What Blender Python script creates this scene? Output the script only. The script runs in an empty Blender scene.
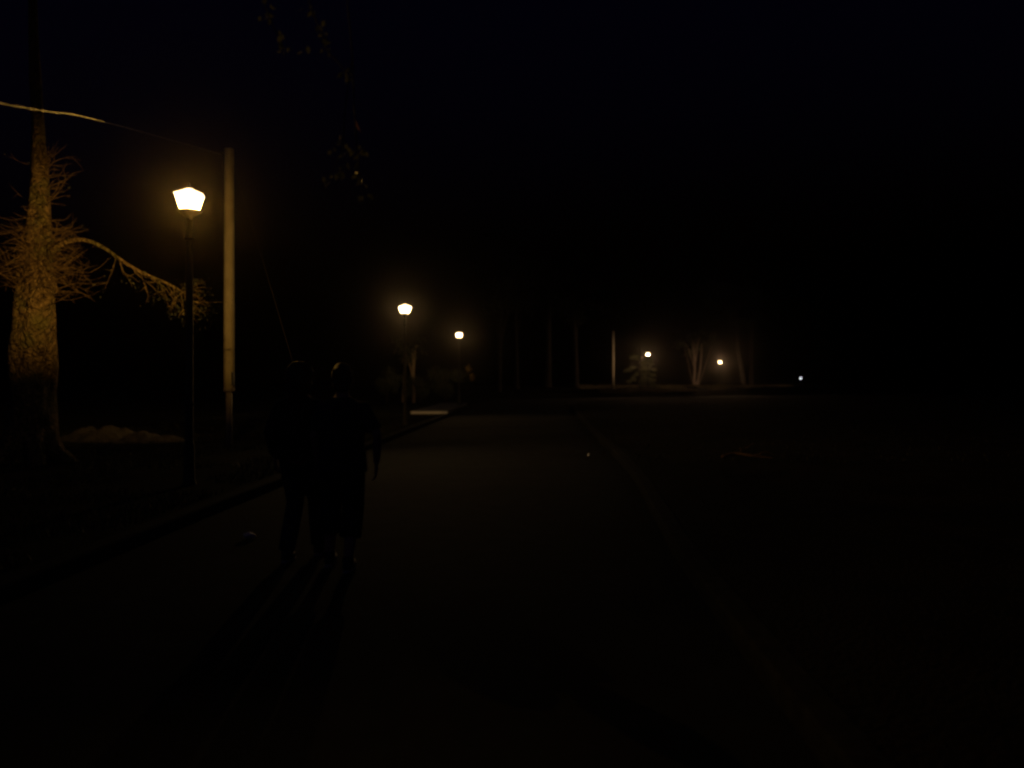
import bpy, bmesh, math, random
from mathutils import Vector, Matrix, noise
random.seed(11)
S = bpy.context.scene
COL = S.collection
F = 796.0            # focal length in pixels of a 1024 wide frame
CZ = 1.5             # eye height
def at(px, py, Y):
    """a world point for a direction measured in the photograph, at a chosen real distance"""
    return Vector(((px-512)/F*Y, Y, CZ-(py-384)/F*Y))

# ------------------------------------------------------------------ materials
def mat(name, rgb, rough=.8, metal=0, spec=.4):
    m = bpy.data.materials.new(name); m.use_nodes = True
    b = m.node_tree.nodes['Principled BSDF']
    b.inputs['Base Color'].default_value = (*rgb, 1)
    b.inputs['Roughness'].default_value = rough
    b.inputs['Metallic'].default_value = metal
    b.inputs['Specular IOR Level'].default_value = spec
    return m
def noisy(name, c1, c2, scale=6, rough=.85, bump=.3, bscale=None, stretch=(1,1,1), dist=.02, spec=.3, voronoi=False, extra=None):
    m = mat(name, c1, rough, 0, spec); nt = m.node_tree; N = nt.nodes; L = nt.links
    b = N['Principled BSDF']
    tc = N.new('ShaderNodeTexCoord'); mp = N.new('ShaderNodeMapping'); mp.inputs['Scale'].default_value = stretch
    L.new(tc.outputs['Object'], mp.inputs['Vector'])
    n1 = N.new('ShaderNodeTexNoise'); n1.inputs['Scale'].default_value = scale; n1.inputs['Detail'].default_value = 8; n1.inputs['Roughness'].default_value = .65
    L.new(mp.outputs['Vector'], n1.inputs['Vector'])
    r = N.new('ShaderNodeValToRGB'); r.color_ramp.elements[0].position = .36; r.color_ramp.elements[1].position = .66
    r.color_ramp.elements[0].color = (*c1,1); r.color_ramp.elements[1].color = (*c2,1)
    L.new(n1.outputs['Fac'], r.inputs['Fac'])
    out = r.outputs['Color']
    if extra:      # a second, larger stain
        n3 = N.new('ShaderNodeTexNoise'); n3.inputs['Scale'].default_value = extra[0]; n3.inputs['Detail'].default_value = 5
        L.new(tc.outputs['Object'], n3.inputs['Vector'])
        r3 = N.new('ShaderNodeValToRGB'); r3.color_ramp.elements[0].position = .48; r3.color_ramp.elements[1].position = .62
        L.new(n3.outputs['Fac'], r3.inputs['Fac'])
        mx = N.new('ShaderNodeMix'); mx.data_type = 'RGBA'
        L.new(r3.outputs['Color'], mx.inputs['Factor']); L.new(out, mx.inputs[6]); mx.inputs[7].default_value = (*extra[1],1)
        out = mx.outputs[2]
    L.new(out, b.inputs['Base Color'])
    bp = N.new('ShaderNodeBump'); bp.inputs['Strength'].default_value = bump; bp.inputs['Distance'].default_value = dist
    if voronoi:
        v = N.new('ShaderNodeTexVoronoi'); v.inputs['Scale'].default_value = bscale or scale; v.feature = 'DISTANCE_TO_EDGE'
        nd = N.new('ShaderNodeTexNoise'); nd.inputs['Scale'].default_value = 4; nd.inputs['Detail'].default_value = 4
        L.new(mp.outputs['Vector'], nd.inputs['Vector'])
        va = N.new('ShaderNodeVectorMath'); va.operation = 'MULTIPLY_ADD'; va.inputs[1].default_value = (.35,.35,.35)
        L.new(nd.outputs['Color'], va.inputs[0]); L.new(mp.outputs['Vector'], va.inputs[2])
        L.new(va.outputs[0], v.inputs['Vector'])
        mm = N.new('ShaderNodeMath'); mm.operation = 'MINIMUM'; mm.inputs[1].default_value = .25; L.new(v.outputs['Distance'], mm.inputs[0])
        ad = N.new('ShaderNodeMath'); ad.operation = 'MULTIPLY_ADD'; ad.inputs[1].default_value = 2.5
        L.new(mm.outputs[0], ad.inputs[0]); L.new(n1.outputs['Fac'], ad.inputs[2]); L.new(ad.outputs[0], bp.inputs['Height'])
    else:
        n2 = N.new('ShaderNodeTexNoise'); n2.inputs['Scale'].default_value = bscale or scale*6; n2.inputs['Detail'].default_value = 6
        L.new(mp.outputs['Vector'], n2.inputs['Vector']); L.new(n2.outputs['Fac'], bp.inputs['Height'])
    L.new(bp.outputs['Normal'], b.inputs['Normal'])
    return m
def leafmat(name, c1, c2, trans=.35, rough=.5):
    m = noisy(name, c1, c2, 9, rough, .1, 40, spec=.4); nt = m.node_tree; N = nt.nodes; L = nt.links
    b = N['Principled BSDF']; t = N.new('ShaderNodeBsdfTranslucent'); mx = N.new('ShaderNodeMixShader'); mx.inputs[0].default_value = trans
    src = b.inputs['Base Color'].links[0].from_socket
    L.new(src, t.inputs['Color']); L.new(b.outputs[0], mx.inputs[1]); L.new(t.outputs[0], mx.inputs[2])
    L.new(mx.outputs[0], N['Material Output'].inputs['Surface'])
    return m
M = dict(
 asphalt = noisy('asphalt', (.016,.0165,.019), (.03,.031,.034), 3.2, .95, .5, 90, dist=.01, spec=.04, extra=(.35,(.014,.014,.016))),
 kerb    = noisy('kerb_concrete', (.012,.012,.0135), (.03,.0295,.03), 7, .95, .4, 60, spec=.04),
 grass_g = noisy('grass_ground', (.006,.0068,.005), (.019,.017,.012), 2.2, .95, .8, 30, dist=.05, spec=.03, extra=(.8,(.018,.015,.012))),
 grass   = leafmat('grass_blade', (.010,.014,.006), (.026,.025,.014), .2, .7),
 bark    = noisy('tree_bark', (.06,.042,.026), (.30,.215,.125), 11, .95, 1, 9, (1,1,.8), .09, .1, True, (2.3,(.13,.115,.055))),
 bark_d  = noisy('dark_bark', (.024,.021,.019), (.055,.046,.038), 7, .95, .8, 8, (1,1,.3), .05, .15, True),
 bark_p  = noisy('pale_bark', (.13,.10,.085), (.24,.19,.16), 5, .9, .6, 9, (1,1,.25), .03, .2, True),
 twig    = noisy('twig_bark', (.055,.036,.022), (.19,.125,.07), 20, .9, .2, 60),
 conc    = noisy('pole_concrete', (.56,.50,.37), (.72,.65,.50), 5, .88, .35, 55, (1,1,.35), .01, .25, False, (1.6,(.50,.43,.31))),
 slab    = noisy('path_concrete', (.10,.10,.10), (.16,.155,.15), 4, .9, .4, 40),
 white   = noisy('lit_edge_louver_white', (.74,.71,.64), (.82,.79,.72), 5, .9, .3, 40),  # carries the lamplight on the path edge; also colours the upper lamp disc
 steel   = noisy('rusty_steel', (.16,.13,.115), (.25,.21,.18), 14, .7, .2, 60, spec=.4),
 iron    = noisy('painted_iron', (.02,.021,.021), (.036,.036,.036), 12, .7, .15, 70, spec=.5),
 lit_grass   = leafmat('lit_grass', (.13,.11,.06), (.24,.2,.12), .3, .8),  # grass colour lightened to stand for lamplight
 birch   = noisy('young_bark', (.30,.22,.14), (.48,.38,.26), 6, .9, .4, 20),
 wire    = mat('rusty_wire', (.03,.025,.022), .8, 0, .2),
 bough   = leafmat('needle_green', (.10,.12,.06), (.20,.21,.12), .3),
 cable   = mat('cable_sheath', (.03,.029,.027), .6, 0, .2),
 leaf    = leafmat('green_leaf', (.03,.036,.024), (.065,.072,.05)),
 leaf_y  = leafmat('yellow_leaf', (.38,.26,.06), (.55,.40,.12), .35),
 leaf_o  = leafmat('dry_leaf', (.25,.12,.05), (.36,.2,.09), .3),
 shrub   = leafmat('shrub_leaf', (.03,.04,.02), (.08,.09,.05), .25),
 earth   = noisy('pale_earth', (.045,.043,.043), (.12,.11,.105), 3, .95, .8, 25, dist=.05),
 skin    = noisy('skin', (.42,.25,.17), (.48,.29,.2), 18, .6, .1, 120),
 hair    = noisy('hair', (.022,.017,.014), (.06,.045,.034), 60, .6, .9, 90, (1,1,.2), .02, .3),
 shirt_d = noisy('navy_cotton', (.018,.022,.04), (.03,.035,.055), 14, .9, .5, 9, dist=.02),
 shirt_b = noisy('black_knit', (.014,.014,.016), (.024,.024,.028), 14, .9, .5, 9, dist=.02),
 trouser = noisy('dark_denim', (.02,.024,.036), (.034,.04,.055), 16, .9, .5, 11, dist=.02),
 shorts  = noisy('charcoal_cotton', (.022,.022,.024), (.036,.036,.04), 12, .9, .5, 9, dist=.02),
 shoe    = mat('shoe_leather', (.03,.028,.028), .5),
 sole    = mat('shoe_sole', (.45,.43,.4), .7),
 paper   = noisy('crumpled_paper', (.74,.66,.64), (.84,.78,.75), 10, .8, .3, 30),
 foil    = mat('foil', (.85,.85,.83), .32, 1),
)
def emit(name, rgb, s, clear):
    m = bpy.data.materials.new(name); m.use_nodes = True; nt = m.node_tree; N = nt.nodes; L = nt.links
    N.remove(N['Principled BSDF'])
    e = N.new('ShaderNodeEmission'); e.inputs[0].default_value = (*rgb,1); e.inputs[1].default_value = s
    if clear:
        t = N.new('ShaderNodeBsdfTransparent'); t.inputs[0].default_value = (clear,clear,clear,1)
        a = N.new('ShaderNodeAddShader'); L.new(t.outputs[0], a.inputs[0]); L.new(e.outputs[0], a.inputs[1]); L.new(a.outputs[0], N['Material Output'].inputs['Surface'])
    else:
        L.new(e.outputs[0], N['Material Output'].inputs['Surface'])
    return m
SOD = (1, .52, .078)
M['pane'] = emit('glowing_frosted_glass', (1,.74,.38), 10, .92)
M['roofglow'] = emit('glowing_opal_roof', (1,.74,.38), 4, 0)
M['cool'] = emit('cool_white_diffuser', (.9,.95,1), 3.5, 0)

# ------------------------------------------------------------------ mesh helpers
def obj(name, bm, m, parent=None, smooth=True):
    me = bpy.data.meshes.new(name); bm.normal_update(); bm.to_mesh(me); bm.free()
    if m: me.materials.append(m)
    if smooth:
        for p in me.polygons: p.use_smooth = True
    o = bpy.data.objects.new(name, me); COL.objects.link(o)
    if parent: o.parent = parent
    return o
def tag(o, label=None, cat=None, group=None, kind=None):
    if label: o['label'] = label
    if cat: o['category'] = cat
    if group: o['group'] = group
    if kind: o['kind'] = kind
    return o
def empty(name, loc, label, cat, group=None, rz=0):
    o = bpy.data.objects.new(name, None); COL.objects.link(o); o.location = loc; o.rotation_euler = (0,0,rz)
    o.empty_display_size = .1
    return tag(o, label, cat, group)
def tube(bm, pts, rad, seg=8, wob=0, caps=True):
    pts = [Vector(p) for p in pts]
    if not isinstance(rad, (list,tuple)): rad = [rad]*len(pts)
    prev = None; up = Vector((.31,.17,.93)); n = None
    for i, p in enumerate(pts):
        d = (pts[min(i+1,len(pts)-1)]-pts[max(i-1,0)]).normalized()
        if n is None:
            n = d.cross(up); n = n if n.length > .05 else d.cross(Vector((1,0,0))); n.normalize()
        n = (n-d*n.dot(d)).normalized(); b = d.cross(n)
        ring = []
        for k in range(seg):
            a = 2*math.pi*k/seg; v = n*math.cos(a)+b*math.sin(a)
            r = rad[i]
            if wob: r *= 1+wob*noise.noise(Vector((v.x*1.7+p.x, v.y*1.7+p.y, p.z*1.3)))
            ring.append(bm.verts.new(p+v*r))
        if prev:
            for k in range(seg): bm.faces.new((prev[k], prev[(k+1)%seg], ring[(k+1)%seg], ring[k]))
        elif caps: bm.faces.new(ring[::-1])
        prev = ring
    if caps: bm.faces.new(prev)
def spline(pts, n):
    pts = [Vector(p) for p in pts]; P = [pts[0]]+pts+[pts[-1]]; out = []
    for i in range(1, len(P)-2):
        a,b,c,d = P[i-1],P[i],P[i+1],P[i+2]
        for k in range(n):
            t = k/n
            out.append(.5*((2*b)+(c-a)*t+(2*a-5*b+4*c-d)*t*t+(3*b-a-3*c+d)*t**3))
    out.append(pts[-1]); return out
def lerp_list(v, n):
    out = []
    for i in range(len(v)-1):
        for k in range(n): out.append(v[i]+(v[i+1]-v[i])*k/n)
    out.append(v[-1]); return out
def ell(bm, c, r, seg=20, rings=12, rot=None):
    mt = Matrix.Translation(c) @ (rot.to_4x4() if rot else Matrix.Identity(4)) @ Matrix.Diagonal((*r,1))
    bmesh.ops.create_uvsphere(bm, u_segments=seg, v_segments=rings, radius=1, matrix=mt)
def box(bm, c, s, bev=0):
    r = bmesh.ops.create_cube(bm, size=1, matrix=Matrix.Translation(c) @ Matrix.Diagonal((*s,1)))
    if bev:
        es = list({e for v in r['verts'] for e in v.link_edges})
        bmesh.ops.bevel(bm, geom=es, offset=bev, segments=2, affect='EDGES', profile=.5)
def lathe(bm, prof, seg=20, c=(0,0,0), cap=True):
    prev = None
    for r, z in prof:
        ring = [bm.verts.new((c[0]+r*math.cos(2*math.pi*k/seg+math.pi/4), c[1]+r*math.sin(2*math.pi*k/seg+math.pi/4), c[2]+z)) for k in range(seg)]
        if prev:
            for k in range(seg): bm.faces.new((prev[k], prev[(k+1)%seg], ring[(k+1)%seg], ring[k]))
        elif cap: bm.faces.new(ring[::-1])
        prev = ring
    if cap: bm.faces.new(prev)
def rv(s=1): return Vector((random.gauss(0,s), random.gauss(0,s), random.gauss(0,s)))
def leaf(bm, c, size, d=None, w=.45):
    """a folded, pointed leaf of four faces"""
    d = (d or rv()).normalized(); s = d.cross(rv()).normalized(); n = d.cross(s)
    a = bm.verts.new(c); m = bm.verts.new(c+d*size*.5-n*size*.06); t = bm.verts.new(c+d*size-n*size*.12)
    l = bm.verts.new(c+d*size*.45+s*size*w*.5+n*size*.07); r = bm.verts.new(c+d*size*.45-s*size*w*.5+n*size*.07)
    for f in ((a,l,m),(a,m,r),(l,t,m),(m,t,r)): bm.faces.new(f)

# ------------------------------------------------------------------ world
W = bpy.data.worlds.new('World'); S.world = W; W.use_nodes = True
nt = W.node_tree; bg = nt.nodes['Background']
sky = nt.nodes.new('ShaderNodeTexSky'); sky.sky_type = 'NISHITA'; sky.sun_disc = False
sky.sun_elevation = math.radians(-4); sky.sun_rotation = math.radians(200)
tint = nt.nodes.new('ShaderNodeMix'); tint.data_type = 'RGBA'; tint.blend_type = 'MULTIPLY'; tint.inputs['Factor'].default_value = 1
tint.inputs[7].default_value = (.26,.2,1,1); nt.links.new(sky.outputs[0], tint.inputs[6])
nt.links.new(tint.outputs[2], bg.inputs[0]); bg.inputs[1].default_value = .1
moon = bpy.data.lights.new('moon', 'SUN'); moon.energy = .003; moon.angle = math.radians(.5); moon.color = (.8,.87,1)
mo = bpy.data.objects.new('moon', moon); COL.objects.link(mo); mo.rotation_euler = (math.radians(42), 0, math.radians(-28))

# ------------------------------------------------------------------ ground, road, kerbs
LK = [(-3.52,-12),(-3.5,0),(-3.46,8),(-3.38,12),(-3.25,20),(-3.05,30),(-2.85,40),(-2.5,50),(-1.95,60),(-1.0,70),(1.3,79),(6.6,87),(15,93.5),(28,103),(46,115),(74,132)]
RK = [(1.05,-12),(1.15,0),(1.36,6),(1.6,9),(2.0,14),(2.5,26),(3.1,38),(3.7,48),(4.7,58),(7,67),(12,75),(21,82),(34,91),(52,104),(80,122)]
def curve2(P, n=8): return [Vector((p.x,p.y,0)) for p in spline([(x,y,0) for x,y in P], n)]
LKc, RKc = curve2(LK), curve2(RK)
def sst(a,b,x):
    t = max(0,min(1,(x-a)/(b-a))); return t*t*(3-2*t)
def hz(x, y):      # height of the verges
    h = .12+.30*sst(72,93,y)+.75*sst(95,112,y)
    h += .25*sst(9,22,abs(x+1)) if y < 60 else 0
    if -6 < x < 0 and 30 < y < 60: return .1+.01*noise.noise(Vector((x,y,0)))
    h += .03*noise.noise(Vector((x*.5,y*.5,0)))+.02*noise.noise(Vector((x*1.9,y*1.9,3)))
    return h
bm = bmesh.new()
gx = [-900,-300,-120,-70,0,90,140,300,900]; gy = [-300,-60,-14,60,140,220,400,1200]
vs = [[bm.verts.new((x,y,-.05)) for x in gx] for y in gy]
for j in range(len(gy)-1):
    for i in range(len(gx)-1): bm.faces.new((vs[j][i],vs[j][i+1],vs[j+1][i+1],vs[j+1][i]))
tag(obj('ground', bm, M['grass_g']), 'dark ground reaching out to the horizon', 'ground', kind='structure')
bm = bmesh.new(); prev = None
for l, r in zip(LKc, RKc):
    row = []
    for k in range(13):
        t = k/12; p = l.lerp(r, t); z = .0+.05*(1-(2*t-1)**2)
        row.append(bm.verts.new((p.x,p.y,z-.01)))
    if prev:
        for k in range(12): bm.faces.new((prev[k],prev[k+1],row[k+1],row[k]))
    prev = row
tag(obj('road', bm, M['asphalt']), 'dark asphalt road curving to the right in the distance', 'road', kind='structure')
def kerb(P, s):
    bm = bmesh.new(); prev = None
    for i,p in enumerate(P):
        d = (P[min(i+1,len(P)-1)]-P[max(i-1,0)]).normalized(); n = Vector((-d.y,d.x,0))*s
        prof = [(0,-.06),(0,.105),(.012,.125),(.15,.13),(.165,.12),(.165,-.06)]
        ring = [bm.verts.new(p+n*a+Vector((0,0,z+.006*noise.noise(p*.9)))) for a,z in prof]
        if prev:
            for k in range(5): bm.faces.new((prev[k],prev[k+1],ring[k+1],ring[k]))
        prev = ring
    return obj('kerb', bm, M['kerb'], None, False)
tag(kerb(LKc,1), 'concrete kerb along the lamp side of the road', 'kerb', kind='structure')
tag(kerb(RKc,-1), 'concrete kerb along the dark side of the road', 'kerb', kind='structure')
def verge(P, s):
    bm = bmesh.new(); offs = [.155,.4,.7,1,1.4,1.9,2.5,3.2,4,5,6,7.5,9,11,14,18,24,32,45,70]; prev = None
    for p in P:
        row = []
        for d in offs:
            x = p.x+s*d; k = sst(.15,.7,d)
            z = .118*(1-k)+hz(x,p.y)*k if p.y < 56 else .118*(1-sst(.15,2.5,d))+hz(x,p.y)*sst(.15,2.5,d)
            if s > 0 and p.y > 45: z = .118*(1-sst(45,60,p.y))+.1*sst(45,60,p.y) if d < 20 else z
            row.append(bm.verts.new((x,p.y,z)))
        if prev:
            for k in range(len(offs)-1): bm.faces.new((prev[k],prev[k+1],row[k+1],row[k]))
        prev = row
    return obj('verge', bm, M['grass_g'])
tag(verge(LKc,-1), 'rough grass verge where the lamps stand', 'verge', kind='structure')
tag(verge(RKc,1), 'unlit grass verge across the road from the near lamp', 'verge', kind='structure')
# grass blades on both verges
def kx(P, y):
    for a,b in zip(P,P[1:]):
        if a.y <= y <= b.y: return a.x+(b.x-a.x)*(y-a.y)/max(1e-6,b.y-a.y)
    return P[-1].x
bm = bmesh.new()
def blade(x, y, h):
    z = hz(x,y)-.01; a = random.uniform(0,6.28); w = .006+.0004*y; dx,dy = math.cos(a)*w, math.sin(a)*w; lx,ly = random.gauss(0,.35)*h, random.gauss(0,.35)*h
    v = [bm.verts.new((x-dx,y-dy,z)), bm.verts.new((x+dx,y+dy,z)), bm.verts.new((x+lx,y+ly,z+h))]
    bm.faces.new(v)
n = 0
while n < 26000:
    y = 4+46*random.random()**1.6; x = kx(LKc,y)-.25-random.random()**1.3*9
    if noise.noise(Vector((x*.7,y*.7,8))) < -.12: continue
    if -4.9 < x < -2.9 and 34 < y < 55: continue
    blade(x,y,random.uniform(.03,.11)); n += 1
while n < 29000:
    y = 14+40*random.random()**1.2; x = kx(RKc,y)+.25+random.random()**1.3*9
    blade(x,y,random.uniform(.03,.1)); n += 1
tag(obj('grass', bm, M['grass'], None, False), 'short rough grass on the verges beside the road', 'grass', kind='stuff')

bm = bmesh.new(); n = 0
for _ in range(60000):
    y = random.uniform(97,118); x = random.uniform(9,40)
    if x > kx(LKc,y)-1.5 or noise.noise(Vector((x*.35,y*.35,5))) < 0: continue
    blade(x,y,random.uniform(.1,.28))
tag(obj('lamplit_grass', bm, M['lit_grass'], None, False), 'grass on the rise behind the far lamps, coloured pale as if lamplit', 'grass', kind='stuff')  # lamplight on the far bank is put into this paler grass colour

# pale crossing slab by the second lamp
bm = bmesh.new(); box(bm, (-3.9,45.6,.08), (1.72,17,.30), .02)
pth = obj('paved_path', bm, M['slab'], None, False); bm = bmesh.new(); box(bm, (-3.86,37.08,.13), (1.70,.03,.19), .004); obj('edge', bm, M['white'], pth, False)  # near face coloured paler than the top to paint the lamplight on it
tag(pth, 'raised pale concrete path whose near edge is coloured pale for the lamplight', 'path', kind='structure')

# ------------------------------------------------------------------ street lamps
GL = 'lit street lamps along the road'
def make_lamp(H, label):
    """H = height of the bulb above the foot"""
    t = empty('street_lamp', (0,0,0), label, 'street lamp', GL)
    bm = bmesh.new(); lathe(bm, [(.10,-.1),(.10,.06),(.085,.1),(.075,.16),(.07,.55),(.064,.62),(.054,.66),(.05,H*.6),(.042,H-.22)], 18)
    obj('post', bm, M['iron'], t)
    for z in (1.15, H-.5):
        bm = bmesh.new(); lathe(bm, [(.060,.0),(.07,.02),(.060,.04)], 18, (0,0,z)); obj('collar', bm, M['iron'], t)
    bm = bmesh.new(); lathe(bm, [(.035,-.24),(.05,-.2),(.06,-.17),(.16,-.11),(.171,-.095),(.13,-.09)], 24, (0,0,H)); base = obj('lantern_base', bm, M['iron'], t)
    bm = bmesh.new(); lathe(bm, [(.03,-.1),(.035,-.06),(.115,-.0515),(.12,-.0475),(.115,-.0455),(.012,-.043),(.012,-.02)], 24, (0,0,H)); obj('lower_louver', bm, M['iron'], t)  # unseen disc added under the bulb to keep its light off the road
    bm = bmesh.new(); lathe(bm, [(.012,.02),(.115,.039),(.12,.041),(.115,.045),(.03,.085),(.02,.12)], 24, (0,0,H)); obj('upper_louver', bm, M['white'], t)  # unseen disc added over the bulb to cut its upward light
    r0, r1, z0, z1 = .132, .205, H-.088, H+.118
    bm = bmesh.new(); lathe(bm, [(r0,z0),(r1,z1)], 6, (0,0,0), False); g = obj('lantern_glass', bm, M['pane'], t, False)
    bm = bmesh.new(); lathe(bm, [(.212,z1+.003),(.222,z1+.006),(.215,z1+.016),(.08,z1+.075),(.045,z1+.095)], 6, (0,0,0)); rf = obj('lantern_roof', bm, M['roofglow'], t, False)
    bm = bmesh.new(); lathe(bm, [(.028,0),(.036,.02),(.014,.045),(.02,.06),(.004,.085)], 12, (0,0,z1+.096)); obj('finial', bm, M['iron'], rf)
    for k in range(6):
        a = 2*math.pi*k/6+math.pi/4; bm = bmesh.new()
        tube(bm, [((r0+.004)*math.cos(a),(r0+.004)*math.sin(a),z0), ((r1+.004)*math.cos(a),(r1+.004)*math.sin(a),z1)], .0055, 6)
        obj('glazing_bar', bm, M['iron'], t)
    return t
def add_bulb(t, H, power, col=SOD):
    ld = bpy.data.lights.new('bulb', 'POINT'); ld.energy = power; ld.color = col; ld.shadow_soft_size = .013
    lo = bpy.data.objects.new('bulb', ld); COL.objects.link(lo); lo.parent = t; lo.location = (0,0,H)
def copy_tree(o, label):
    r = o.copy(); COL.objects.link(r); r['label'] = label
    def kids(a, b):
        for ch in list(a.children):
            c = ch.copy(); COL.objects.link(c); c.parent = b; kids(ch, c)
    kids(o, r); return r
lamp0 = make_lamp(3.93, 'nearest lit street lamp, its lantern shape clear, beside the concrete pole')
spots = [(-4.46,11,None,720),(-3.63,27,'second lit street lamp on the left verge, past the two people',430),
         (-3.12,47,'third lit street lamp, before the clipped shrub with yellow leaves',330),
         (16.4,96,'lit street lamp beyond the bend in front of a layered evergreen',680),
         (29.27,112,'most distant yellow street lamp, right of the forked trunks',900)]
for i,(x,y,lab,pw) in enumerate(spots):
    o = lamp0 if i == 0 else copy_tree(lamp0, lab)
    o.location = (x, y, [.055,.06,.41,1.1,.6][i]); o.rotation_euler = (0,0,.35*i)
bpy.context.view_layer.update()
for i,(x,y,lab,pw) in enumerate(spots):
    o = [q for q in COL.objects if q.name.startswith('street_lamp')][i]
    add_bulb(o, 3.93, pw, SOD if i < 1 else (1,.62,.24) if i < 3 else (1,.60,.30))
# far cool light
t = empty('garden_light', (54.4,150,-.05), 'tiny cool white light far off in the dark right of all lamps', 'light')
bm = bmesh.new(); lathe(bm, [(.09,0),(.09,.1),(.05,.14),(.045,2.45)], 12); obj('post', bm, M['iron'], t)
bm = bmesh.new(); lathe(bm, [(.07,2.5),(.12,2.56),(.13,2.64),(.1,2.72),(.03,2.75)], 14); obj('lamp_shade', bm, M['cool'], t)

# ------------------------------------------------------------------ concrete pole, cable, stay wire
px, py = -283/796*17.8, 17.8
t = empty('utility_pole', (px,py,0), 'pale concrete utility pole right behind the nearest lamp', 'pole')
bm = bmesh.new(); tube(bm, [(0,0,1.40),(0,0,3),(0,0,6.75)], [.116,.112,.10], 14, .02); obj('shaft', bm, M['conc'], t)
bm = bmesh.new(); tube(bm, [(0,0,-.2),(0,0,.6),(0,0,1.36)], [.072,.07,.068], 12); obj('base_tube', bm, M['steel'], t)
bm = bmesh.new(); lathe(bm, [(.08,1.33),(.122,1.335),(.122,1.40),(.116,1.405)], 16); obj('collar', bm, M['steel'], t)
bm = bmesh.new(); box(bm, (.098,-.05,1.62), (.05,.06,.30), .006); obj('meter_box', bm, M['iron'], t)
bm = bmesh.new(); tube(bm, [(-.09,0,6.58),(-.13,0,6.58),(-.15,0,6.63)], .012, 8); lathe(bm, [(.02,0),(.034,.02),(.022,.04),(.034,.06),(.015,.08)], 10, (-.15,0,6.62)); obj('insulator', bm, M['iron'], t)
A = Vector((px-.15,py,6.63)); C1 = at(105,122,9.5); C2 = at(10,105,5.6); B = C2+(C2-C1)*3.2; bm = bmesh.new(); path = spline([A,C1,C2,B],160)
P = []
for ph in (0, math.pi):
    P = []
    for k in range(481):
        u = k/480; p = path[k].copy()
        a = u*150+ph; P.append(p+Vector((.0045*math.cos(a),0,.0045*math.sin(a))))
    tube(bm, P, .0022, 6)
tag(obj('overhead_cable', bm, M['cable']), 'twisted overhead cable strung from the concrete pole past the big tree', 'cable')
bm = bmesh.new(); tube(bm, [Vector((px+.08,py,6.45)), at(262,258,17.3), at(316,440,16.3)], .004, 6)
tag(obj('stay_wire', bm, M['wire']), 'thin stay wire slanting from the concrete pole to the ground', 'wire')

# ------------------------------------------------------------------ the big tree by the near lamp
TY = 14.1
tb = at(33,460,TY)
t = empty('big_tree', (tb.x,TY,.1), 'big rough barked tree bristling with bare shoots left of the nearest lamp', 'tree')
def rel(p): return p-Vector((tb.x,TY,.1))
ctr = [(31,480,0),(31,458,0),(32,425,0),(33,360,0),(34,305,0),(37,255,.1),(39,200,.3),(38,130,.95),(34,50,1.3),(30,-60,1.6),(22,-200,1.8)]
rad = [.55,.46,.39,.345,.325,.25,.175,.11,.09,.07,.045]
P = spline([rel(at(x,y,TY+d)) for x,y,d in ctr], 6); R = lerp_list(rad, 6)
bm = bmesh.new(); tube(bm, P, R, 40, .22)
for k in range(9):      # burrs and bosses on the bole
    i = random.randrange(18,34); a = random.uniform(-2.6,.6); p = P[i]+Vector((math.cos(a),math.sin(a),0))*R[i]*.86
    ell(bm, p, (R[i]*.34,R[i]*.34,R[i]*.4), 14, 8)
for a in (-2.7,-1.9,-.9,-.1,1.2): # root flare
    d = Vector((math.cos(a),math.sin(a),0)); tube(bm, [d*.2+Vector((0,0,.55)), d*.5+Vector((0,0,.12)), d*.95+Vector((0,0,-.08))], [.2,.15,.04], 10, .2)
obj('trunk', bm, M['bark'], t)
def twig(bm, p, d, L, r, droop=.15, fork=0, n=6, tips=None):
    pts = [p.copy()]; q = p.copy(); dd = d.normalized()
    for k in range(n):
        dd = (dd+rv(.16)+Vector((0,0,-droop if k > n*.3 else droop*.5))).normalized(); q = q+dd*L/n; pts.append(q.copy())
    tube(bm, pts, [r*(1-.75*k/n) for k in range(n+1)], 5)
    if tips is not None: tips.append((q.copy(), dd.copy()))
    for f in range(fork):
        k = random.randrange(1,n); twig(bm, pts[k], (dd+rv(.6)).normalized(), L*random.uniform(.3,.6), r*.6, droop, 0, 4, tips)
bm = bmesh.new(); tips = []
for k in range(190):    # bare epicormic shoots on the lamp side
    z = random.triangular(2.85,4.6,3.45); i = min(range(len(P)), key=lambda q: abs(P[q].z-z)); a = random.gauss(-.75,.8)
    d = Vector((math.cos(a),math.sin(a),random.gauss(-.05,.28))); p = P[i]+Vector((d.x,d.y,0))*R[i]*.9
    big = 1-sst(3.1,4.9,z)
    twig(bm, p, d, random.uniform(.3,.95)*(.45+.55*big), random.uniform(.005,.010), -.12 if random.random() < .7 else .15, random.choice((1,1,2,3)), 6, tips)
for k in range(9):     # and on the far side
    z = random.uniform(3.0,5.6); i = min(range(len(P)), key=lambda q: abs(P[q].z-z)); a = random.uniform(2.2,4.4)
    d = Vector((math.cos(a),math.sin(a),random.gauss(.15,.25))); twig(bm, P[i]+Vector((d.x,d.y,0))*R[i]*.9, d, random.uniform(.3,.7), .007, -.1, 1, 6, tips)
for k in range(26):     # upper twigs
    z = random.uniform(4.5,5.6); i = min(range(len(P)), key=lambda q: abs(P[q].z-z)); a = random.gauss(-.2,.6)
    d = Vector((math.cos(a),math.sin(a),.7)); twig(bm, P[i]+Vector((d.x,d.y,0))*R[i]*.9, d, random.uniform(.25,.6), .008, -.05, 2, 6, tips)
obj('shoots', bm, M['twig'], t)
bm = bmesh.new()
for q,d in tips:
    if random.random() < .12:
        for _ in range(random.choice((1,2,3))): leaf(bm, q+rv(.02), random.uniform(.03,.055), d+rv(.5))
obj('leaves', bm, M['leaf'], t, False)
bm = bmesh.new(); tips = []
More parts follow.
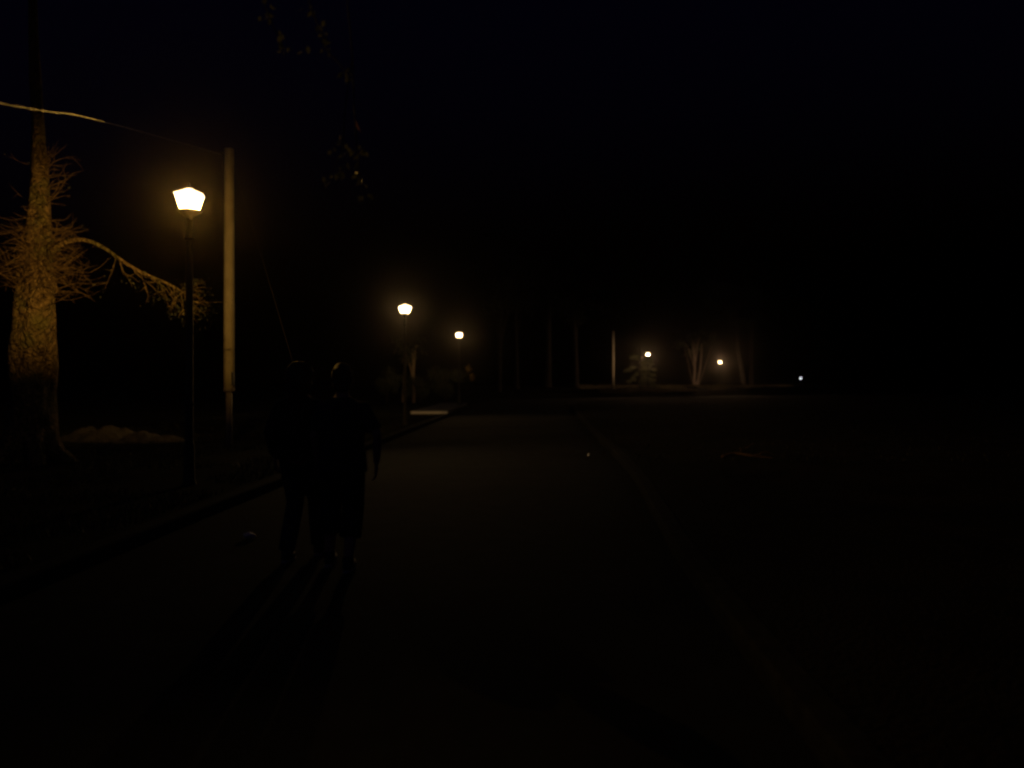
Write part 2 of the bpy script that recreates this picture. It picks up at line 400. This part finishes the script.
LB = spline([rel(at(*a)) for a in ((40,262,TY+0.05),(62,244,TY+-0.05),(84,240,TY+0.00),(104,248,TY+0.10),(124,262,TY+0.20),(145,274,TY+0.35),(166,283,TY+0.45),(184,294,TY+0.55),(190,312,TY+0.60))], 5)
tube(bm, LB, lerp_list([.06,.045,.034,.031,.03,.028,.022,.018,.008],5), 10, .2)
for a,L,dx in ((116,.55,-.25),(119,.45,.05),(132,.6,.3),(150,.5,.5),(156,.55,.55),(165,.5,.6),(172,.45,.1),(180,.42,.0),(184,.45,.35),(186,.5,.5),(176,.35,-.4),(140,.4,.1)):
    i = min(range(len(LB)), key=lambda q: abs(((LB[q].x+tb.x)/(LB[q].y+TY)*F+512)-a))
    twig(bm, LB[i], Vector((dx,random.gauss(0,.25),-.75)), L*1.15, .012, .12, 4, 7, tips)
for k in range(16): twig(bm, LB[-random.randrange(1,8)], Vector((random.gauss(.75,.35),random.gauss(0,.4),random.gauss(-.1,.4))), random.uniform(.25,.55), .009, .12, 2, 5, tips)
obj('branch', bm, M['bark'], t)
bm = bmesh.new()
for q,d in tips:
    for _ in range(random.choice((1,2,2,3))): leaf(bm, q+rv(.05), random.uniform(.035,.07), d+rv(.6)+Vector((0,0,-.4)))
obj('leaves', bm, M['leaf'], t, False)

# ------------------------------------------------------------------ tree whose boughs hang over the road, trunk just out of the frame
ox, oy = -6.6, 6.4
t = empty('overhanging_tree', (ox,oy,.1), 'tree whose leafy twigs hang down from above between the concrete pole and the road', 'tree')
O = Vector((ox,oy,.1))
bm = bmesh.new(); tube(bm, spline([(0,0,-.2),(.02,0,1.5),(.1,.05,3.2),(.2,.1,5),(.3,.2,7.5)],5), lerp_list([.27,.22,.19,.16,.08],5), 16, .2); obj('trunk', bm, M['bark_d'], t)
bm = bmesh.new(); tips = []
limb = spline([Vector((.12,.05,3.6)), at(60,-150,6.0)-O, at(200,-110,5.6)-O, at(300,-70,5.3)-O, at(352,-25,5.2)-O],5)
tube(bm, limb, lerp_list([.09,.07,.05,.03,.012],5), 10, .15)
hang = [[(252,-70),(262,-10),(270,18),(280,40),(285,50)],[(296,-62),(310,5),(320,28),(327,50),(338,62),(347,76)],[(345,-20),(352,50),(354,100),(357,150),(362,194)],[(352,60),(345,110),(342,150),(328,178)]]
for h in hang: tube(bm, spline([at(x,y,5.1+.05*i)-O for i,(x,y) in enumerate(h)],4), lerp_list([.004]*(len(h)-1)+[.0015],4), 6)
obj('branch', bm, M['bark_d'], t)
bm = bmesh.new()
for x,y,n in ((270,4,4),(264,15,5),(270,17,3),(278,34,5),(280,42,3),(284,49,3),(311,9,4),(321,22,4),(322,35,5),(327,37,3),(327,49,4),(303,49,2),(346,72,7),(349,76,4),(340,143,3),(347,147,4),(360,148,4),(362,152,4),(344,154,3),(334,151,2),(341,168,4),(340,170,3),(327,177,4),(355,172,4),(359,174,4),(366,178,2),(362,193,5),(352,160,2),(338,140,2)):
    for _ in range(n): leaf(bm, at(x+random.gauss(0,2.5),y+random.gauss(0,2.5),5.2+random.gauss(0,.12))-O, random.uniform(.035,.06), Vector((random.gauss(0,.6),random.gauss(0,.6),-.8)), .6)
for _ in range(900):  # the rest of the crown, above the frame
    i = random.randrange(4,len(limb)); leaf(bm, limb[i]+rv(.35)+Vector((0,0,.75)), random.uniform(.05,.09))
obj('leaves', bm, M['leaf'], t, False)
bm = bmesh.new(); leaf(bm, at(356,120,5.1)-O, .085, Vector((.25,.1,-1)), .3); obj('dry_leaf', bm, M['leaf_o'], t, False)

# ------------------------------------------------------------------ mounds, litter
def heap(name, c, sx, sy, h, m, seed, rot=0):
    bm = bmesh.new(); n = 44; vs = []
    for j in range(n+1):
        row = []
        for i in range(n+1):
            u, v = i/n*2-1, j/n*2-1; r = min(1,math.hypot(u,v)); e = (1-r*r)**1.2 if r < 1 else 0
            z = h*e*(1+.9*noise.noise(Vector((u*2.4+seed,v*2.4,seed)))+.5*noise.noise(Vector((u*5,v*5,seed)))+.22*noise.noise(Vector((u*12,v*12,seed))))
            x,y = u*sx, v*sy
            row.append(bm.verts.new((x*math.cos(rot)-y*math.sin(rot), x*math.sin(rot)+y*math.cos(rot), z-.06)))
        vs.append(row)
    for j in range(n):
        for i in range(n): bm.faces.new((vs[j][i],vs[j][i+1],vs[j+1][i+1],vs[j+1][i]))
    o = obj(name, bm, m); o.location = c; return o
a = at(103,462,19.4); tag(heap('earth_mound', (a.x,19.4,.12), 1.4, .9, .33, M['earth'], 3), 'low pale mound of earth close beside the big tree', 'mound')
a = at(148,462,19.0); tag(heap('earth_mound', (a.x,19.0,.05), 1.1, .8, .29, M['earth'], 8, .5), 'low pale mound of earth between the big tree and the nearest lamp', 'mound')
def crumple(name, c, r, m, seed, flat=.5):
    bm = bmesh.new(); bmesh.ops.create_icosphere(bm, subdivisions=2, radius=1)
    for v in bm.verts:
        k = 1+.45*noise.noise(v.co*1.8+Vector((seed,0,0))); v.co = Vector((v.co.x*k*r,v.co.y*k*r*.8,v.co.z*k*r*flat))
    o = obj(name, bm, m, None, False); o.location = c; return o
tag(crumple('crumpled_paper', (at(249,541,7.6).x,7.6,.055), .062, M['paper'], 1), 'crumpled scrap of paper on the road near the left kerb', 'litter')
bm = bmesh.new(); c = Vector((at(588,456,16.5).x,16.5,.045))
nrm = ((Vector((0,0,CZ))-c).normalized()+(Vector((-3.63,27,3.99))-c).normalized()).normalized(); u = nrm.cross(Vector((0,1,0))).normalized(); w = nrm.cross(u)
g = [[bm.verts.new(u*(i*.016)+w*(j*.019)+nrm*(-.014*max(0,abs(i)-1)-.015*max(0,abs(j)-1)+random.gauss(0,.0005))) for i in (-2,-1,0,1,2)] for j in (-2,-1,0,1,2)]
for j in range(4):
    for i in range(4): bm.faces.new((g[j][i],g[j][i+1],g[j+1][i+1],g[j+1][i]))
bmesh.ops.solidify(bm, geom=bm.faces[:], thickness=.003)
o = obj('foil_wrapper', bm, M['foil'], None, False); o.location = c; tag(o, 'glinting scrap of foil on the road near the right kerb', 'litter')
bm = bmesh.new(); tips = []
p0 = at(722,462,14.2); base = Vector((p0.x,14.2,.2))
q = spline([(0,0,0),(.25,.1,.05),(.5,-.1,.03),(.85,-.25,0)],5); tube(bm, q, lerp_list([.035,.03,.022,.01],5), 8, .2)
twig(bm, q[6], Vector((.5,.5,.1)), .4, .012, .05, 2); twig(bm, q[10], Vector((.6,-.5,.15)), .35, .01, .05, 2)
o = obj('fallen_branch', bm, M['twig']); o.location = base; tag(o, 'bare fallen branch lying on the dark right verge', 'branch')

# ------------------------------------------------------------------ shrubs, saplings and far trees
def crown_leaves(bm, clumps, n, size, wid=.55):
    for _ in range(n):
        c, r = random.choice(clumps); d = rv().normalized()*random.random()**.4
        leaf(bm, Vector(c)+Vector((d.x*r[0],d.y*r[1],d.z*r[2])), size*random.uniform(.6,1.3), None, wid)
def shrub(loc, w, h, label, m, n=1500, size=.12, yellow=False):
    t = empty('shrub', loc, label, 'shrub', None)
    bm = bmesh.new(); cl = []
    for k in range(7):
        a = random.uniform(0,6.28); d = random.uniform(.1,.3)*w
        tube(bm, spline([(0,0,-.1),(math.cos(a)*d*.4,math.sin(a)*d*.4,h*.35),(math.cos(a)*d,math.sin(a)*d,h*.75)],4), lerp_list([.04,.03,.01],4), 6)
    obj('stem', bm, M['bark_d'], t)
    for k in range(16):
        a = random.uniform(0,6.28); d = random.uniform(0,.36)*w; zz = random.uniform(.25,.82)*h*(1-.5*(d/w)**1.2)
        cl.append(((math.cos(a)*d,math.sin(a)*d,zz),(w*.17,w*.17,h*.16)))
    bm = bmesh.new(); crown_leaves(bm, cl, n, size); obj('foliage', bm, m, t, False)
    if yellow:
        bm = bmesh.new(); crown_leaves(bm, [((w*.48,-.25,h*.78),(.22,.25,.26)),((w*.55,-.2,h*.6),(.2,.2,.3))], 110, size*.9); obj('yellow_foliage', bm, M['leaf_y'], t, False)
    return t
shrub((at(446,0,55.5).x,55.5,.2), 3.3, 3.0, 'rounded shrub with a few yellow leaves behind the third lamp', M['shrub'], 2600, .13, True)
shrub((at(387,0,54).x,54,.3), 2.2, 2.7, 'dark shrub left of the second lamp post, farther back', M['shrub'], 1600, .13)
shrub((at(420,0,56.5).x,56.5,.2), 2.8, 2.6, 'smaller dark shrub between the second and third lamps', M['shrub'], 1200, .12)
def tree(name, base, pts, rad, label, bark, crown=None, leaves=1200, lsize=.3, cat='tree', lm=None):
    t = empty(name, base, label, cat)
    b = Vector(base); bm = bmesh.new()
    for p,r in zip(pts,rad):
        Pn = spline(p,5); tube(bm, Pn, lerp_list(r,5), 12, .2)
    obj('trunk', bm, bark, t)
    if crown:
        bm = bmesh.new(); tops = pts
        for (c,r) in crown[::3 if name != 'young_tree' else 7]: tube(bm, spline([pts[0][-2], (Vector(pts[0][-1])+Vector(c))*.5, c],4), lerp_list([.07,.05,.02],4), 6)
        obj('limb', bm, bark, t)
        bm = bmesh.new(); crown_leaves(bm, crown, leaves, lsize); obj('crown', bm, lm or M['shrub'], t, False)
    return t
def straight(px_, Y, z0, H, r, label, bark='bark_d', lean=0, cw=3.0, name='park_tree', flare=1.5, leaves=1300):
    x = at(px_,0,Y).x; z0 = hz(x,Y)+.02; ps = [(0,0,-.3),(lean*.05,0,.6),(lean*.4,0,H*.4),(lean,0,H)]
    cr = [((lean+random.gauss(0,cw*.5),random.gauss(0,cw*.5),H*random.uniform(.72,1.15)),(cw*.34,cw*.34,cw*.26)) for _ in range(14)]
    return tree(name, (x,Y,z0), [ps], [[r*flare,r*1.1,r*.85,r*.35]], label, M[bark], cr, leaves, .28)
straight(403.5,60,.4,4.1,.10,'slender young tree rising behind the shrubs, just left of the second lamp post', 'birch', .1, 1.1, 'young_tree', 1.3, 160)
straight(414,58,.4,3.9,.10,'slender young tree rising behind the shrubs, right of the second lamp post', 'birch', -.1, 1.1, 'young_tree', 1.3, 160)
straight(548,108,.55,15,.46,'thick flared trunk standing straight beyond the end of the road', 'bark_d', .2, 4.5, 'park_tree', 2.0)
straight(517,104,.55,15,.30,'dark trunk just left of the thick flared trunk beyond the road', 'bark_d', -.3, 4)
straight(499,99,.5,14,.26,'dark trunk beyond the road right of the shrub with yellow leaves', 'bark_d', .3, 4)
straight(577,106,.55,13,.30,'straight trunk between the flared trunk and the thin lit post', 'bark_d', -.4, 4)
straight(745,118,.4,13,.30,'trunk leaning left beyond the most distant yellow lamp', 'bark_d', -2.6, 3.5)
straight(751,126,.4,13,.32,'upright trunk behind the leaning one on the right', 'bark_d', .2, 3.5)
# lit thin post near lamp four
t = empty('utility_pole', (at(613.5,0,103).x,103,.7), 'thin pale concrete post left of the lamp beyond the bend', 'pole')
bm = bmesh.new(); tube(bm, [(0,0,-.2),(0,0,3),(0,0,7.6)], [.12,.11,.085], 12); obj('shaft', bm, M['conc'], t)
bm = bmesh.new(); lathe(bm, [(.11,7.6),(.13,7.62),(.05,7.72)], 12); obj('cap', bm, M['steel'], t)
# layered evergreen behind lamp four
x4 = at(640,0,104).x
t = empty('layered_evergreen', (x4,104,hz(x4,104)-.05), 'small evergreen with flat layered boughs lit behind the lamp beyond the bend', 'tree')
bm = bmesh.new(); tube(bm, spline([(0,0,-.2),(.03,0,1.2),(-.05,0,2.6),(0,0,4.2),(0,0,6)],4), lerp_list([.16,.13,.11,.08,.04],4), 12, .2)
cl = []
for k in range(26):
    z = random.choice((.95,1.3,1.5,2.2,2.9,3.6,4.3))+random.gauss(0,.08); a = random.uniform(0,6.28); L = random.uniform(1.0,3.1)*(1-.1*z)
    e = Vector((math.cos(a)*L,math.sin(a)*L,z-.18*L)); tube(bm, spline([(0,0,z),e*.5+Vector((0,0,z*.5+.1)),e],3), [.035-.0045*q for q in range(7)], 6)
    cl += [(tuple(e),(.42,.42,.12)),(tuple(Vector((e.x*.6,e.y*.6,z-.02))),(.36,.36,.1))]
obj('trunk', bm, M['bark_d'], t)
bm = bmesh.new(); crown_leaves(bm, cl, 3600, .26, .3); obj('crown', bm, M['bough'], t, False)
# forked tree by lamp five
x5 = at(694.5,0,121.5).x
tree('forked_tree', (x5,121.5,hz(x5,121.5)), [[(0,0,-.2),(-.05,0,1),(.02,0,2.6),(-.1,0,6)],[(.25,0,-.2),(.55,0,1.1),(.95,.1,3),(1.15,.1,6.5)],[(.4,-.1,-.1),(.9,-.1,1.0),(1.7,0,3.2),(2.6,0,6.0)],[(-.1,.1,.1),(-.6,.1,2),(-.95,.1,3.6),(-1.6,.1,6)]],
     [[.24,.2,.17,.09],[.2,.16,.14,.07],[.06,.05,.05,.03],[.05,.045,.04,.02]], 'tree with forked reddish trunks left of the most distant yellow lamp', M['bark_p'],
     [((random.gauss(.4,1.6),random.gauss(0,1.4),random.uniform(5,8)),(1.1,1.1,.8)) for _ in range(14)], 1000, .28)

# ------------------------------------------------------------------ people
def remeshed(name, bm, m, parent, vox, smooth=4):
    me = bpy.data.meshes.new(name); bm.to_mesh(me); bm.free()
    o = bpy.data.objects.new(name, me); COL.objects.link(o)
    r = o.modifiers.new('r','REMESH'); r.mode = 'VOXEL'; r.voxel_size = vox
    s = o.modifiers.new('s','SMOOTH'); s.factor = .5; s.iterations = smooth
    bpy.context.view_layer.update()
    dg = bpy.context.evaluated_depsgraph_get(); me2 = bpy.data.meshes.new_from_object(o.evaluated_get(dg))
    o.modifiers.clear(); o.data = me2; me2.name = name
    me2.materials.clear(); me2.materials.append(m)
    for p in me2.polygons: p.use_smooth = True
    if parent: o.parent = parent
    return o
def hand(bm, w, d, side):
    """palm and five bent fingers hanging from wrist w along d (mostly down); the palm faces the thigh"""
    d = d.normalized(); f = Vector((0,1,0)); f = (f-d*f.dot(d)).normalized(); inn = f.cross(d)*(1 if f.cross(d).x*side < 0 else -1)
    palm = w+d*.05
    rot = Matrix((inn,f,d)).transposed(); ell(bm, palm, (.016,.040,.055), 14, 10, rot)
    for k,(o_,L) in enumerate(((-.031,.058),(-.011,.070),(.011,.076),(.031,.068))):
        b = palm+f*o_+d*.035; tube(bm, [b, b+d*L*.45+inn*.004, b+d*L*.75+inn*.016, b+d*L*.92+inn*.034], [.0095,.009,.0085,.007], 8)
    b = palm+f*.03-d*.02; tube(bm, [b, b+f*.028+d*.026+inn*.008, b+f*.032+d*.06+inn*.018], [.012,.0105,.008], 8)
def person(name, loc, rz, H, label, pose, cloth):
    t = empty('person', loc, label, 'person', None, rz); k = H/1.70
    V = lambda x,y,z: Vector((x*k,y*k,z*k))
    J = {n: V(*c) for n,c in pose.items()}
    bm = bmesh.new()
    hc = V(0,.035,1.575); ell(bm, hc, (.077*k,.098*k,.118*k)); ell(bm, hc+V(0,.035,-.07), (.055*k,.06*k,.055*k))
    tube(bm, [hc+V(0,.09,.02), hc+V(0,.108,-.005), hc+V(0,.115,-.022)], [.010,.014,.016], 8)           # nose
    for s in (-1,1):
        ell(bm, hc+V(.078*s,-.005,-.012), (.012,.022,.032)); ell(bm, hc+V(.032*s,.085,.012), (.014,.012,.010)); ell(bm, hc+V(.032*s,.088,.034), (.02,.01,.007))
    ell(bm, hc+V(0,.093,-.058), (.024,.012,.006)); ell(bm, hc+V(0,.091,-.070), (.02,.012,.007))
    tube(bm, [V(0,.0,1.36), V(0,.012,1.45), V(0,.02,1.52)], [.066*k,.056*k,.054*k], 16)
    for z,rx,ry,y in ((1.36,.125,.075,-.005),(1.26,.165,.105,0),(1.14,.15,.1,.005),(1.04,.135,.092,.005),(.95,.155,.105,0),(.88,.165,.115,-.01)):
        ell(bm, V(0,y,z), (rx*k,ry*k,.085*k))
    for s,sd in (('l',-1),('r',1)):
        sh,el,wr = J['sh'+s],J['el'+s],J['wr'+s]
        ell(bm, sh, (.056*k,.056*k,.056*k))
        tube(bm, [sh, sh.lerp(el,.4), el, el.lerp(wr,.3), wr], [.052*k,.05*k,.04*k,.04*k,.027*k], 12); hand(bm, wr, wr-el, sd)
        hp,kn,an = J['hp'+s],J['kn'+s],J['an'+s]
        tube(bm, [hp, hp.lerp(kn,.35), kn, kn.lerp(an,.35), an], [.088*k,.082*k,.057*k,.06*k,.038*k], 14)
        to = J['to'+s]; tube(bm, [an+V(0,-.03,-.045), an.lerp(to,.5)+V(0,0,-.02), to], [.035*k,.038*k,.026*k], 10)
    body = remeshed('body', bm, M['skin'], t, .009, 3)
    # hair
    bm = bmesh.new()
    ell(bm, hc+V(0,-.018,.022), (.089*k*cloth['hw'],.108*k,.118*k))
    if cloth['long']:
        ell(bm, hc+V(0,-.07,-.06), (.088*k*cloth['hw'],.06*k,.12*k)); tube(bm, [hc+V(0,-.08,-.08), hc+V(0,-.1,-.2), hc+V(0,-.09,-.29)], [.075*k,.07*k,.03*k], 12)
    else: ell(bm, hc+V(0,-.045,-.05), (.078*k,.07*k,.07*k))
    for _ in range(36):
        d = rv().normalized(); d.z = abs(d.z)*.9; d.y = -abs(d.y)*.8+.1; p = hc+V(d.x*.083*cloth['hw'],-.018+d.y*.1,.022+d.z*.112)
        tube(bm, [p, p+V(d.x*.012,-.012,.006)], [.014,.006], 6)
    hr = remeshed('hair', bm, M['hair'], t, .008, 2)
    for v in hr.data.vertices:
        q = v.co; f = noise.noise(Vector((q.x*70,q.y*70,q.z*22)))*.007+noise.noise(q*24)*.006
        v.co = q+v.normal*f
    # upper garment: torso shell and sleeves, hem at cloth['hem']
    bm = bmesh.new(); q = cloth['ease']
    prof = [(1.425,.065,.062),(1.40,.10,.075),(1.375,.15,.085),(1.34,.178,.1),(1.24,.185,.118),(1.12,.178,.12),(1.02,.172,.118),(.94,.185,.128),(cloth['hem'],.196,.136)]
    pr = None
    for z,rx,ry in prof:
        ring = []
        for i in range(28):
            a = 2*math.pi*i/28; w = 1+.05*noise.noise(Vector((math.cos(a)*2,math.sin(a)*2,z*7)))*(1.4-z)
            ring.append(bm.verts.new(V(math.cos(a)*(rx+q)*w, math.sin(a)*(ry+q)*w, z)))
        if pr:
            for i in range(28): bm.faces.new((pr[i],ring[i],ring[(i+1)%28],pr[(i+1)%28]))
        else: bm.faces.new(ring)
        pr = ring
    bm.faces.new(pr[::-1])
    for s in 'lr':
        sh,el,wr = J['sh'+s],J['el'+s],J['wr'+s]; ell(bm, sh, ((.062+q*.4)*k,)*3)
        if cloth['sleeve'] == 'long': tube(bm, [sh,sh.lerp(el,.5),el,wr.lerp(el,.1)], [(.061+q*.4)*k,.064*k,.056*k,.042*k], 12)
        else: tube(bm, [sh,sh.lerp(el,.4),sh.lerp(el,.8)], [(.062+q*.4)*k,.068*k,.072*k], 12)
    remeshed('top', bm, M[cloth['tm']], t, .011, 4)
    # lower garment
    bm = bmesh.new(); ell(bm, V(0,0,.93), (.178*k,.125*k,.1*k))
    for s in 'lr':
        hp,kn,an = J['hp'+s],J['kn'+s],J['an'+s]
        if cloth['legs'] == 'long': tube(bm, [hp,hp.lerp(kn,.4),kn,kn.lerp(an,.4),an+V(0,-.005,.0)], [.107*k,.1*k,.077*k,.076*k,.07*k], 16, .06)
        else: tube(bm, [hp,hp.lerp(kn,.4),kn,kn.lerp(an,.56)], [.112*k,.103*k,.09*k,.092*k], 16, .08)
    remeshed('trousers' if cloth['legs'] == 'long' else 'shorts', bm, M[cloth['lm']], t, .011, 4)
    for s in 'lr':
        an,to = J['an'+s],J['to'+s]; bm = bmesh.new(); hl = an+V(0,-.045,-.05)
        tube(bm, [hl+V(0,-.02,.0),hl+V(0,.01,.005), hl.lerp(to,.45)+V(0,0,.01), hl.lerp(to,.8), to+V(0,.02,-.004)], [.034*k,.044*k,.047*k,.048*k,.03*k], 12); tube(bm, [an+V(0,0,.03), an+V(0,-.005,-.04)], [.05*k,.047*k], 12)
        sh = remeshed('shoe', bm, M['shoe'], t, .008, 3)
        bm = bmesh.new(); dn = V(0,0,-.034)
        for f_,w_ in ((-.1,.036),(.15,.041),(.45,.043),(.8,.047),(1.05,.036)): ell(bm, hl.lerp(to,f_)+dn, (w_*k,.05*k,.011*k), 14, 8)
        remeshed('sole', bm, M['sole'], sh, .007, 3)
    return t
# walking away from the camera, +Y is forward
pl = dict(shl=(-.165,0,1.325),ell=(-.235,-.06,1.10),wrl=(-.225,.04,.88), shr=(.165,0,1.325),elr=(.235,-.03,1.10),wrr=(.215,.08,.87),
          hpl=(-.07,0,.90),knl=(-.03,.0,.49),anl=(-.045,-.2,.105),tol=(-.05,-.05,.045), hpr=(.09,0,.90),knr=(.12,.12,.50),anr=(.135,.16,.088),tor=(.14,.32,.043))
pr_ = dict(shl=(-.165,0,1.325),ell=(-.225,-.02,1.10),wrl=(-.215,.09,.87), shr=(.175,0,1.325),elr=(.305,-.05,1.11),wrr=(.285,.02,.87),
          hpl=(-.09,0,.90),knl=(-.115,.10,.50),anl=(-.125,.10,.088),tol=(-.13,.26,.043), hpr=(.09,0,.90),knr=(.095,-.01,.49),anr=(.085,-.16,.10),tor=(.09,-.01,.045))
person('person', (at(299,0,6.72).x,6.72,.035), -.02, 1.645, 'person with fuller hair, long sleeves and long trousers, on the left of the pair', pl,
       dict(hw=1.42,long=True,hem=.86,ease=.006,sleeve='long',tm='shirt_b',legs='long',lm='trouser'))
person('person', (at(342,0,6.35).x,6.35,.037), -.0, 1.62, 'short haired person in loose calf length shorts and untucked shirt walking away', pr_,
       dict(hw=1.0,long=False,hem=.80,ease=.018,sleeve='short',tm='shirt_d',legs='short',lm='shorts'))

# ------------------------------------------------------------------ lens bloom around the lamps, made with added haze
bm = bmesh.new(); box(bm, (30,90,13), (300,230,29))
hzm = bpy.data.materials.new('lens_glow_haze'); hzm.use_nodes = True; n_ = hzm.node_tree.nodes; n_.remove(n_['Principled BSDF'])
pv = n_.new('ShaderNodeVolumePrincipled'); pv.inputs['Color'].default_value = (.96,.84,.76,1); pv.inputs['Density'].default_value = .00013; pv.inputs['Anisotropy'].default_value = .96
hzm.node_tree.links.new(pv.outputs[0], n_['Material Output'].inputs['Volume'])
tag(obj('glow_haze', bm, hzm, None, False), 'thin added volume standing in for lens glow around the lamps', 'glow_haze', kind='stuff')

# ------------------------------------------------------------------ camera and render settings
cd = bpy.data.cameras.new('camera'); cam = bpy.data.objects.new('camera', cd); COL.objects.link(cam); S.camera = cam
cam.location = (0,0,CZ); cam.rotation_euler = (math.radians(90),0,0)
cd.sensor_width = 36; cd.lens = 36*F/1024; cd.clip_end = 3000; cd.clip_start = .05
cd.dof.use_dof = True; cd.dof.focus_distance = 9.5; cd.dof.aperture_fstop = .85; cd.dof.aperture_blades = 0
S.view_settings.view_transform = 'Standard'; S.view_settings.look = 'None'; S.view_settings.exposure = 0; S.view_settings.gamma = 1; S.view_settings.use_curve_mapping = False
S.cycles.filter_width = 2.5
S.cycles.use_denoising = True
S.cycles.max_bounces = 5; S.cycles.transparent_max_bounces = 12; S.cycles.volume_bounces = 0
S.cycles.caustics_reflective = False; S.cycles.caustics_refractive = False
S.cycles.sample_clamp_indirect = 1.0
